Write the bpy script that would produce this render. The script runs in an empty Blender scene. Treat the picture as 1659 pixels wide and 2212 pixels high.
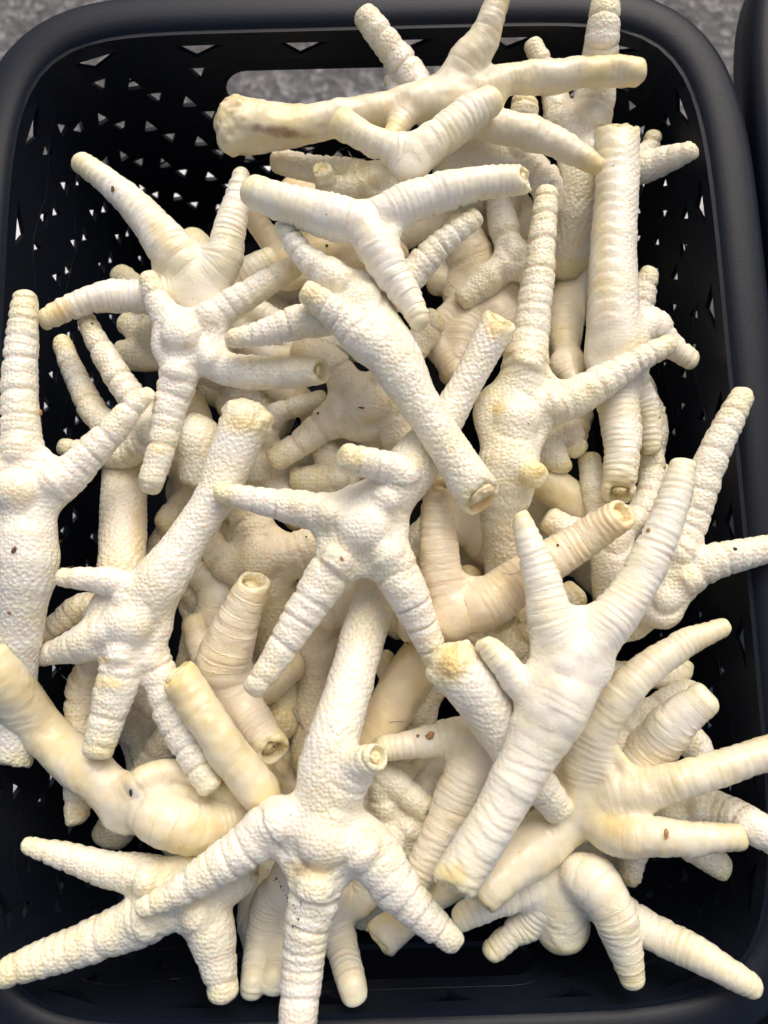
import bpy, bmesh, math, random
import numpy as np
from mathutils import Vector, Matrix, noise as mnoise
from mathutils.geometry import delaunay_2d_cdt

S = bpy.context.scene
COL = S.collection
CM = 0.01
# ------------------------------------------------------------------ camera, sky, sun
F_PX, PW, PH = 1736.0, 1659.0, 2212.0         # picture units used to lay the pile out
CAM_H, TILT = 29.0, math.radians(8.3)          # height above the basket rim (cm), tilt from straight down
BASKET_H = 13.0
RIM_Z = BASKET_H                               # world z (cm) of the rim; the tabletop is z = 0
cd = bpy.data.cameras.new("camera")
cam = bpy.data.objects.new("camera", cd); COL.objects.link(cam)
cd.sensor_fit = 'VERTICAL'; cd.sensor_height = 24.0; cd.lens = 24.0 * F_PX / PH
cd.clip_start = 0.01; cd.clip_end = 200
cam.location = (0, 0, (CAM_H + RIM_Z) * CM); cam.rotation_euler = (TILT, 0, 0)
cd.dof.use_dof = True; cd.dof.focus_distance = 0.29; cd.dof.aperture_fstop = 8.0
S.camera = cam

SUN_EL, SUN_AZ = math.radians(46), math.radians(15)
w = bpy.data.worlds.new("World"); S.world = w; w.use_nodes = True
nt = w.node_tree
sky = nt.nodes.new('ShaderNodeTexSky'); sky.sky_type = 'NISHITA'; sky.sun_disc = False
sky.sun_elevation = SUN_EL; sky.sun_rotation = SUN_AZ
sky.air_density = 0.7; sky.dust_density = 6.0; sky.ozone_density = 1.0
bg = nt.nodes['Background']; bg.inputs['Strength'].default_value = 0.15
nt.links.new(sky.outputs[0], bg.inputs['Color'])
sl = bpy.data.lights.new("sun", 'SUN'); sl.energy = 1.0; sl.angle = math.radians(52); sl.color = (1, 0.96, 0.9)
so = bpy.data.objects.new("sun", sl); COL.objects.link(so)
sd = Vector((math.sin(SUN_AZ) * math.cos(SUN_EL), math.cos(SUN_AZ) * math.cos(SUN_EL), math.sin(SUN_EL)))
so.rotation_euler = sd.to_track_quat('Z', 'Y').to_euler()
S.view_settings.view_transform = 'Standard'; S.view_settings.look = 'None'
S.view_settings.exposure = 0.08; S.view_settings.gamma = 1.0
S.cycles.max_bounces = 10

# ------------------------------------------------------------------ helpers
def ray(x, y):
    u, v = (x - PW / 2) / F_PX, (PH / 2 - y) / F_PX
    c, s = math.cos(TILT), math.sin(TILT)
    return np.array([u, v * c + s, v * s - c])
def at(x, y, z):
    """point of the place at height z cm above the rim seen at (x, y); also its depth"""
    d = ray(x, y); t = (z - CAM_H) / d[2]
    return d * t + np.array([0, 0, CAM_H]), t

def tag(o, label=None, cat=None, group=None, kind=None):
    if label: o['label'] = label
    if cat: o['category'] = cat
    if group: o['group'] = group
    if kind: o['kind'] = kind
    return o

def mesh_obj(name, verts, faces, mat, parent=None, loc=(0, 0, 0), smooth=True):
    me = bpy.data.meshes.new(name)
    me.from_pydata([tuple(v) for v in verts], [], [tuple(f) for f in faces])
    if smooth: me.polygons.foreach_set('use_smooth', [True] * len(me.polygons))
    if mat: me.materials.append(mat)
    me.update()
    o = bpy.data.objects.new(name, me); COL.objects.link(o)
    o.location = loc
    if parent: o.parent = parent
    return o

def new_mat(name):
    m = bpy.data.materials.new(name); m.use_nodes = True
    n = m.node_tree.nodes; b = n['Principled BSDF']
    return m, m.node_tree, b
class NB:
    """small node builder"""
    def __init__(s, nt): s.t = nt
    def n(s, typ, ins=None, **kw):
        nd = s.t.nodes.new(typ)
        for k, v in kw.items(): setattr(nd, k, v)
        for k, v in (ins or {}).items():
            if isinstance(v, bpy.types.NodeSocket): s.t.links.new(v, nd.inputs[k])
            else: nd.inputs[k].default_value = v
        return nd
    def math(s, op, a, b=0.0, c=None, clamp=False):
        i = {0: a, 1: b}
        if c is not None: i[2] = c
        nd = s.n('ShaderNodeMath', i, operation=op); nd.use_clamp = clamp
        return nd.outputs[0]
    def mix(s, f, a, b):
        nd = s.n('ShaderNodeMix', data_type='RGBA')
        for k, v in ((0, f), (6, a), (7, b)):
            if isinstance(v, bpy.types.NodeSocket): s.t.links.new(v, nd.inputs[k])
            else: nd.inputs[k].default_value = v if k == 0 else (*v, 1)
        return nd.outputs[2]
    def ramp(s, f, a, b, smooth=True):
        nd = s.n('ShaderNodeMapRange', {0: f, 1: a, 2: b, 3: 0.0, 4: 1.0})
        nd.interpolation_type = 'SMOOTHSTEP' if smooth else 'LINEAR'
        return nd.outputs[0]

# ------------------------------------------------------------------ materials
def skin_material(name, peb, ring, white, yellow, pink, yamt, rough, sss=0.35):
    m, t, b = new_mat(name); N = NB(t)
    tc = N.n('ShaderNodeTexCoord').outputs['Object']
    oi = N.n('ShaderNodeObjectInfo').outputs['Random']
    off = N.n('ShaderNodeVectorMath', {0: tc, 1: N.n('ShaderNodeCombineXYZ', {0: oi, 1: oi}).outputs[0]}, operation='ADD').outputs[0]
    limb = N.n('ShaderNodeSeparateXYZ', {0: N.n('ShaderNodeAttribute', attribute_name='limb').outputs['Vector']})
    tone = N.n('ShaderNodeSeparateXYZ', {0: N.n('ShaderNodeAttribute', attribute_name='tone').outputs['Vector']})
    s_, dors, rw = limb.outputs
    tip, shank, end = tone.outputs
    n1 = N.n('ShaderNodeTexNoise', {'Vector': off, 'Scale': 55.0, 'Detail': 4.0, 'Roughness': .6}).outputs['Fac']
    n2 = N.n('ShaderNodeTexNoise', {'Vector': off, 'Scale': 120.0, 'Detail': 5.0, 'Distortion': .6}).outputs['Fac']
    n3 = N.n('ShaderNodeTexNoise', {'Vector': off, 'Scale': 420.0, 'Detail': 3.0}).outputs['Fac']
    # colour: cream, yellow on tips and in patches, pinkish patches, small brown blotches
    yf = N.math('MULTIPLY_ADD', tip, 0.42, N.math('MULTIPLY', N.ramp(n1, .42, .72), yamt))
    yf = N.math('ADD', yf, N.math('MULTIPLY', end, .45), clamp=True)
    rv = N.math('MULTIPLY', N.ramp(oi, 0.3, 1.0), .16)
    yf = N.math('ADD', yf, rv, clamp=True)
    c = N.mix(yf, white, yellow)
    warm = N.n('ShaderNodeAttribute', attribute_name='warm', attribute_type='OBJECT').outputs['Fac']  # tan of some feet; on deep ones, warm bounced light put into the colour
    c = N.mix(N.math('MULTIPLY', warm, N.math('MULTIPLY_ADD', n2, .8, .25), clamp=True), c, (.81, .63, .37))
    c = N.mix(N.math('MULTIPLY', N.ramp(n2, .5, .8), .32), c, pink)
    spot = N.n('ShaderNodeTexNoise', {'Vector': off, 'Scale': 260.0, 'Detail': 2.0}).outputs['Fac']
    c = N.mix(N.math('MULTIPLY', N.ramp(spot, .72, .80), .25), c, (.42, .30, .17))
    c = N.mix(N.math('MULTIPLY', N.ramp(n3, .35, .75), .14), c, (.86, .83, .78))
    sb, sy_, sg = N.n('ShaderNodeSeparateXYZ', {0: N.n('ShaderNodeAttribute', attribute_name='stain').outputs['Vector']}).outputs
    c = N.mix(sy_, c, (.80, .60, .22)); c = N.mix(sb, c, (.30, .15, .07)); c = N.mix(sg, c, (.50, .47, .46))
    t.links.new(c, b.inputs['Base Color'])
    b.inputs['Roughness'].default_value = rough
    rr = N.math('MULTIPLY_ADD', n3, .25, rough - .12); t.links.new(rr, b.inputs['Roughness'])
    b.inputs['Specular IOR Level'].default_value = .45
    b.inputs['Subsurface Weight'].default_value = sss
    b.inputs['Subsurface Radius'].default_value = (1, .76, .46)
    b.inputs['Subsurface Scale'].default_value = .0036
    b.inputs['Coat Weight'].default_value = .22; b.inputs['Coat Roughness'].default_value = .22
    # relief: scutes on the back of toes, pebbles elsewhere, fine wrinkles
    wv = N.n('ShaderNodeVectorMath', {0: N.n('ShaderNodeTexNoise', {'Vector': off, 'Scale': 260.0}).outputs['Color'], 1: (.0012,) * 3}, operation='MULTIPLY').outputs[0]
    pw = N.n('ShaderNodeVectorMath', {0: off, 1: wv}, operation='ADD').outputs[0]
    px_, py_, pz_ = N.n('ShaderNodeSeparateXYZ', {0: pw}).outputs
    nn = N.n('ShaderNodeSeparateXYZ', {0: N.n('ShaderNodeNewGeometry').outputs['Normal']}).outputs
    wts = [N.math('POWER', N.math('ABSOLUTE', q), 5.0) for q in nn]
    tot = N.math('ADD', N.math('ADD', wts[0], wts[1]), wts[2])
    acc = None
    for wq, (a_, b_) in zip(wts, ((py_, pz_), (px_, pz_), (px_, py_))):
        vq = N.n('ShaderNodeTexVoronoi', {'Vector': N.n('ShaderNodeCombineXYZ', {0: a_, 1: b_}).outputs[0], 'Scale': 680.0, 'Randomness': .72}, feature='F1', voronoi_dimensions='2D').outputs['Distance']
        hq = N.math('MULTIPLY', N.ramp(vq, .62, .05), wq)
        acc = hq if acc is None else N.math('ADD', acc, hq)
    pebh = N.math('MULTIPLY', N.math('DIVIDE', acc, tot), N.math('MULTIPLY_ADD', n1, 1.2, .3))
    pebh = N.math('MULTIPLY', pebh, N.math('SUBTRACT', 1.0, N.math('MULTIPLY', N.ramp(dors, .15, .6), .8)))
    sw = N.math('MULTIPLY_ADD', n2, .5, N.math('MULTIPLY_ADD', n1, 1.4, N.math('MULTIPLY', s_, 4.6)))
    fr = N.math('FRACT', sw)
    saw = N.math('MULTIPLY', N.ramp(fr, .0, .6), N.ramp(fr, 1.0, .68))
    rmask = N.math('MULTIPLY', N.math('MULTIPLY', rw, N.ramp(n2, .3, .6)), N.ramp(dors, .0, .45))
    h = N.math('MULTIPLY_ADD', N.math('MULTIPLY', saw, rmask), ring,
               N.math('MULTIPLY', N.math('MULTIPLY', pebh, N.math('SUBTRACT', 1.0, N.math('MULTIPLY', rmask, .75))), peb))
    wr = N.n('ShaderNodeTexNoise', {'Vector': off, 'Scale': 900.0, 'Detail': 4.0}).outputs['Fac']
    h = N.math('MULTIPLY_ADD', wr, .15, h)
    bp = N.n('ShaderNodeBump', {'Strength': .85, 'Distance': .00036, 'Height': h})
    t.links.new(bp.outputs[0], b.inputs['Normal'])
    return m

SKIN = skin_material('pebbled_skin', 1.0, .8, (.90, .842, .705), (.865, .76, .39), (.88, .735, .55), .46, .36, .7)
WAXY = skin_material('waxy_skin', .18, .45, (.83, .755, .56), (.79, .65, .30), (.76, .60, .45), .8, .32, .75)

def simple_mat(name, col, rough, bump=0, bscale=500, var=.1, spec=.5):
    m, t, b = new_mat(name); N = NB(t)
    tc = N.n('ShaderNodeTexCoord').outputs['Object']
    n = N.n('ShaderNodeTexNoise', {'Vector': tc, 'Scale': float(bscale), 'Detail': 4.0}).outputs['Fac']
    c = N.mix(N.math('MULTIPLY', N.ramp(n, .3, .7), 1.0), tuple(x * (1 - var) for x in col), tuple(min(1, x * (1 + var)) for x in col))
    t.links.new(c, b.inputs['Base Color']); b.inputs['Roughness'].default_value = rough
    b.inputs['Specular IOR Level'].default_value = spec
    if bump:
        t.links.new(N.n('ShaderNodeBump', {'Strength': .5, 'Distance': bump, 'Height': n}).outputs[0], b.inputs['Normal'])
    return m
BONE = simple_mat('bone', (.80, .68, .40), .4, .0006, 500, .18)
BONE.node_tree.nodes['Principled BSDF'].inputs['Subsurface Weight'].default_value = .3
BONE.node_tree.nodes['Principled BSDF'].inputs['Subsurface Scale'].default_value = .002
PLASTIC = simple_mat('black_plastic', (.0050, .0075, .0135), .46, .00014, 1500, .25, .26)
WHITE = simple_mat('white_board', (.80, .80, .80), .6, 0, 60, .03)
SHEET = simple_mat('dark_sheet_black', (.006, .006, .007), .95, 0, 300, .1, .1)
BLUE = simple_mat('blue_film', (.06, .20, .55), .4)
DIRT = simple_mat('brown_crumb', (.10, .045, .02), .7, .0003, 900, .4)
TAN = simple_mat('tan_crumb', (.36, .20, .08), .7, .0003, 900, .4)
GRIT = simple_mat('dark_grit', (.03, .028, .03), .8)
HAIR = simple_mat('pale_hair', (.62, .55, .42), .5)
DHAIR = simple_mat('dark_hair', (.05, .045, .04), .5)
def asphalt():
    m, t, b = new_mat('asphalt'); N = NB(t)
    tc = N.n('ShaderNodeTexCoord').outputs['Object']
    v = N.n('ShaderNodeTexVoronoi', {'Vector': tc, 'Scale': 110.0}, feature='F1')
    sep = N.n('ShaderNodeSeparateXYZ', {0: v.outputs['Color']}).outputs[0]
    n = N.n('ShaderNodeTexNoise', {'Vector': tc, 'Scale': 25.0, 'Detail': 6.0, 'Roughness': .7}).outputs['Fac']
    c = N.mix(N.ramp(n, .3, .75), (.08, .077, .074), (.18, .173, .166))
    c = N.mix(N.math('MULTIPLY', N.ramp(sep, .6, .95), .55), c, (.36, .35, .34))
    c = N.mix(N.math('MULTIPLY', N.ramp(sep, .25, .0), .5), c, (.05, .05, .05))
    t.links.new(c, b.inputs['Base Color']); b.inputs['Roughness'].default_value = .9
    t.links.new(N.n('ShaderNodeBump', {'Strength': .8, 'Distance': .003, 'Height': v.outputs['Distance']}).outputs[0], b.inputs['Normal'])
    return m

# ------------------------------------------------------------------ ground and table
def grid_plane(name, x0, x1, y0, y1, z, mat):
    return mesh_obj(name, [(x0, y0, z), (x1, y0, z), (x1, y1, z), (x0, y1, z)], [(0, 1, 2, 3)], mat, smooth=False)
tag(grid_plane('ground', -60, 60, -60, 60, -.62, asphalt()), kind='structure')

# ------------------------------------------------------------------ the basket
BX, BY, BROT = -.62, 5.5, math.radians(1.6)     # centre and turn of the basket (cm)
BA, BB, NEXP = 13.70, 18.3, 7.5                # half size of the inner rim edge, superellipse power
TAPER = 2.4
def superell(ang, a, b):
    c, s = math.cos(ang), math.sin(ang)
    r = (abs(c / a) ** NEXP + abs(s / b) ** NEXP) ** (-1 / NEXP)
    return r * c, r * s
# arc-length table of the inner outline
_A = np.linspace(0, 2 * math.pi, 1441)
_P = np.array([superell(a, BA, BB) for a in _A])
_L = np.concatenate([[0], np.cumsum(np.hypot(*np.diff(_P, axis=0).T))]); PERIM = _L[-1]
def outline(u, out=0.0):
    """u: cm along the outline from the +x side; out: cm outwards"""
    a = np.interp(u % PERIM, _L, _A)
    x, y = superell(a, BA, BB)
    x2, y2 = superell(a + .002, BA, BB); tx, ty = x2 - x, y2 - y; l = math.hypot(tx, ty)
    return x + ty / l * out, y - tx / l * out
def wall_pt(u, d, off=0.0):
    """inner wall surface, d cm below the rim; curves in to the floor near the bottom"""
    k = TAPER * (d / 12.0) + (max(0, d - 10.6) ** 2) * .55
    x, y = outline(u, -k + off)
    return x, y, RIM_Z - d

def in_tri(p, t):
    s = 0
    for i in range(3):
        (x0, y0), (x1, y1) = t[i], t[(i + 1) % 3]
        c = (x1 - x0) * (p[1] - y0) - (y1 - y0) * (p[0] - x0)
        if s == 0: s = 1 if c > 0 else -1
        elif c * s < 0: return False
    return True

def build_basket():
    root = bpy.data.objects.new('plastic_basket', None); COL.objects.link(root)
    rnd = random.Random(4)
    U_FAR, U_NEAR = PERIM * .25, PERIM * .75
    HW, HD0, HD1 = 5.7, 1.75, 3.85              # handle opening: half width, from / to depth
    def in_handle(u, d, m=0.0):
        for uc in (U_FAR, U_NEAR):
            r = (HD1 - HD0) / 2
            du = abs(u - uc) - (HW - r); dd = abs(d - (HD0 + HD1) / 2)
            if math.hypot(max(du, 0), dd) < r + m: return True
        return False
    holes = []
    n_slit = 28; st = PERIM / n_slit
    for i in range(n_slit):                     # flat slits right under the rim
        u = (i + .5) * st
        holes.append([(u - 1.0, .50), (u + 1.0, .50), (u + .2, 1.05)])
    rows = [1.95, 3.05, 4.15, 5.25, 6.35, 7.45, 8.55, 9.65]
    n_t = 28; st = PERIM / n_t
    for j, d in enumerate(rows):
        for i in range(n_t):
            u = (i + .25 + .5 * (j % 2)) * st
            for k, up in ((0, 1), (1.4, -1)):
                uu = u + k; dd = d + (0.12 if up > 0 else -.12)
                if in_handle(uu, dd, .75) or uu > PERIM - .4 or uu < .4: continue
                w_, h_ = .35, .28
                holes.append([(uu - w_, dd + h_ * up), (uu + w_, dd + h_ * up), (uu + .05 * up, dd - h_ * up)])
    pts, edges, polys = [], [], []
    for h in holes:
        b0 = len(pts); pts += h; edges += [(b0, b0 + 1), (b0 + 1, b0 + 2), (b0 + 2, b0)]
    for uc in (U_FAR, U_NEAR):
        r = (HD1 - HD0) / 2; cd_ = (HD0 + HD1) / 2; b0 = len(pts); ring = []
        for sgn in (1, -1):
            for q in range(13):
                a = -math.pi / 2 + math.pi * q / 12
                ring.append((uc + sgn * ((HW - r) + r * math.cos(a)), cd_ + sgn * r * math.sin(a)))
        pts += ring; edges += [(b0 + q, b0 + (q + 1) % len(ring)) for q in range(len(ring))]
    DMAX = 12.6
    nu = 150; nd = 14
    b0 = len(pts)
    for i in range(nu + 1):
        for j in range(nd + 1):
            pts.append((PERIM * i / nu, DMAX * j / nd))
    vs, es, fs, *_ = delaunay_2d_cdt([Vector(p) for p in pts], edges, [], 0, 1e-4)
    keep = []
    cells = {}
    for h in holes:
        cells.setdefault(int(h[0][0]), []).append(h)
    for f in fs:
        cx = sum(vs[i].x for i in f) / 3; cy = sum(vs[i].y for i in f) / 3
        if in_handle(cx, cy): continue
        if any(in_tri((cx, cy), h) for q in (-2, -1, 0, 1, 2) for h in cells.get(int(cx) + q, [])): continue
        keep.append(f)
    o = mesh_obj('wall', [tuple(c * CM for c in wall_pt(v.x, v.y)) for v in vs], keep, PLASTIC, root)
    bm = bmesh.new(); bm.from_mesh(o.data); bmesh.ops.remove_doubles(bm, verts=bm.verts, dist=1e-5)
    bmesh.ops.recalc_face_normals(bm, faces=bm.faces)
    bm.to_mesh(o.data); bm.free()
    o.data.polygons.foreach_set('use_smooth', [False] * len(o.data.polygons))
    md = o.modifiers.new('thickness', 'SOLIDIFY'); md.thickness = .0022; md.offset = 0
    # rim: a rolled lip with an outer skirt
    prof = [(-.10, -.42), (-.02, -.18), (.10, .03), (.28, .16), (.60, .24), (1.0, .25), (1.38, .20), (1.66, .05), (1.80, -.22), (1.86, -.7), (1.90, -1.5),
            (1.74, -1.5), (1.70, -.7), (1.62, -.25), (1.40, .02), (1.0, .10), (.60, .09), (.36, .0), (.22, -.15), (.12, -.42)]
    NR = 220; V, Fc = [], []
    for i in range(NR):
        u = PERIM * i / NR
        for (q, zz) in prof:
            x, y = outline(u, q); V.append((x * CM, y * CM, (RIM_Z + zz) * CM))
    M = len(prof)
    for i in range(NR):
        for k in range(M):
            a, b = i * M + k, i * M + (k + 1) % M
            c, d = ((i + 1) % NR) * M + (k + 1) % M, ((i + 1) % NR) * M + k
            Fc.append((a, d, c, b))
    mesh_obj('rim', V, Fc, PLASTIC, root)
    # floor with rounded slots left solid (hidden under the pile)
    V = [(0, 0, .5 * CM)]; Fc = []
    for i in range(120):
        x, y, z = wall_pt(PERIM * i / 120, DMAX, -.02); V.append((x * CM, y * CM, z * CM))
    for i in range(120): Fc.append((0, 1 + i, 1 + (i + 1) % 120))
    fl = mesh_obj('base', V, Fc, PLASTIC, root)
    md = fl.modifiers.new('thickness', 'SOLIDIFY'); md.thickness = .002; md.offset = -1
    # embossed zigzag lines on the inner wall
    V, Fc = [], []
    def tube(path, r):
        fine = []
        for (a, b), (c, d) in zip(path[:-1], path[1:]):
            k = max(1, int(math.hypot(c - a, d - b) / .22))
            fine += [(a + (c - a) * q / k, b + (d - b) * q / k) for q in range(k)]
        path = fine + [path[-1]]
        b0 = len(V); n = len(path)
        for i, (u, d) in enumerate(path):
            for q in range(5):
                a = 2 * math.pi * q / 5
                V.append(tuple(c * CM for c in wall_pt(u, d + r * math.sin(a), -.085 + r * math.cos(a))))
        for i in range(n - 1):
            for q in range(5):
                Fc.append((b0 + i * 5 + q, b0 + i * 5 + (q + 1) % 5, b0 + (i + 1) * 5 + (q + 1) % 5, b0 + (i + 1) * 5 + q))
    for j, d in enumerate([1.55, 3.8, 6.1, 8.4]):
        path = []
        for i in range(40):
            u = (i + .6 + .5 * (j % 2)) * PERIM / 40
            dd = d + (.55 if i % 2 else 0)
            for (uu, q) in ((u - .35, dd), (u + .5, dd + .03), (u + .9, dd + .12 * (1 if i % 2 == 0 else -1))):
                path.append((uu, q))
        seg = []
        for p in path:
            if in_handle(p[0], p[1], .5) or p[0] > PERIM - .2:
                if len(seg) > 2: tube(seg, .045)
                seg = []
            else: seg.append(p)
        if len(seg) > 2: tube(seg, .045)
    for uc in (U_FAR, U_NEAR):                  # raised line round the handle opening
        r = (HD1 - HD0) / 2 + .55; cd_ = (HD0 + HD1) / 2; ring = []
        for sgn in (1, -1):
            for q in range(13):
                a = -math.pi / 2 + math.pi * q / 12
                ring.append((uc + sgn * ((HW - r + .55) + r * math.cos(a)), cd_ + sgn * r * math.sin(a)))
        tube(ring[:] + ring[:1], .05)
    mesh_obj('embossed_line', V, Fc, PLASTIC, root)
    return root
basket = build_basket()
basket.location = (BX * CM, BY * CM, 0); basket.rotation_euler = (0, 0, BROT)
tag(basket, 'black perforated plastic basket heaped with the pale chicken feet', 'basket', 'black plastic baskets')
def copy_tree(o, loc, rz, label):
    r = o.copy(); COL.objects.link(r); r.location = loc; r.rotation_euler = (0, 0, rz); r['label'] = label
    for ch in o.children:
        c = ch.copy(); COL.objects.link(c); c.parent = r
    return r
copy_tree(basket, ((BX + 31.1) * CM, (BY + 4.6) * CM, 0), math.radians(2.2), 'second black basket, its rim just visible at the upper right edge')

# white board under the baskets
def slab(name, x0, x1, y0, y1, z0, z1, mat, bev=.004):
    bm = bmesh.new(); bmesh.ops.create_cube(bm, size=1)
    for v in bm.verts: v.co = Vector(((x0 + x1) / 2 + v.co.x * (x1 - x0), (y0 + y1) / 2 + v.co.y * (y1 - y0), (z0 + z1) / 2 + v.co.z * (z1 - z0)))
    bmesh.ops.bevel(bm, geom=bm.edges[:], offset=bev, segments=2, affect='EDGES')
    me = bpy.data.meshes.new(name); bm.to_mesh(me); bm.free(); me.materials.append(mat)
    o = bpy.data.objects.new(name, me); COL.objects.link(o); return o
tag(slab('table_board', -.30, .62, -.60, .262, -.022, -.0005, WHITE), 'white board under the baskets, seen through the lower holes', 'table')
tag(slab('added_dark_sheet', -.40, .70, -.62, -.085, .0, .006, SHEET), 'added dark sheet on the board, keeping the near handle opening black', 'mat')  # made-up sheet, added so the near handle opening reads black
tag(slab('blue_strip', -.205, -.190, .10, .20, .0, .002, BLUE, .0008), 'blue plastic strip on the white board, glimpsed through the left wall holes', 'strip')

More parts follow.
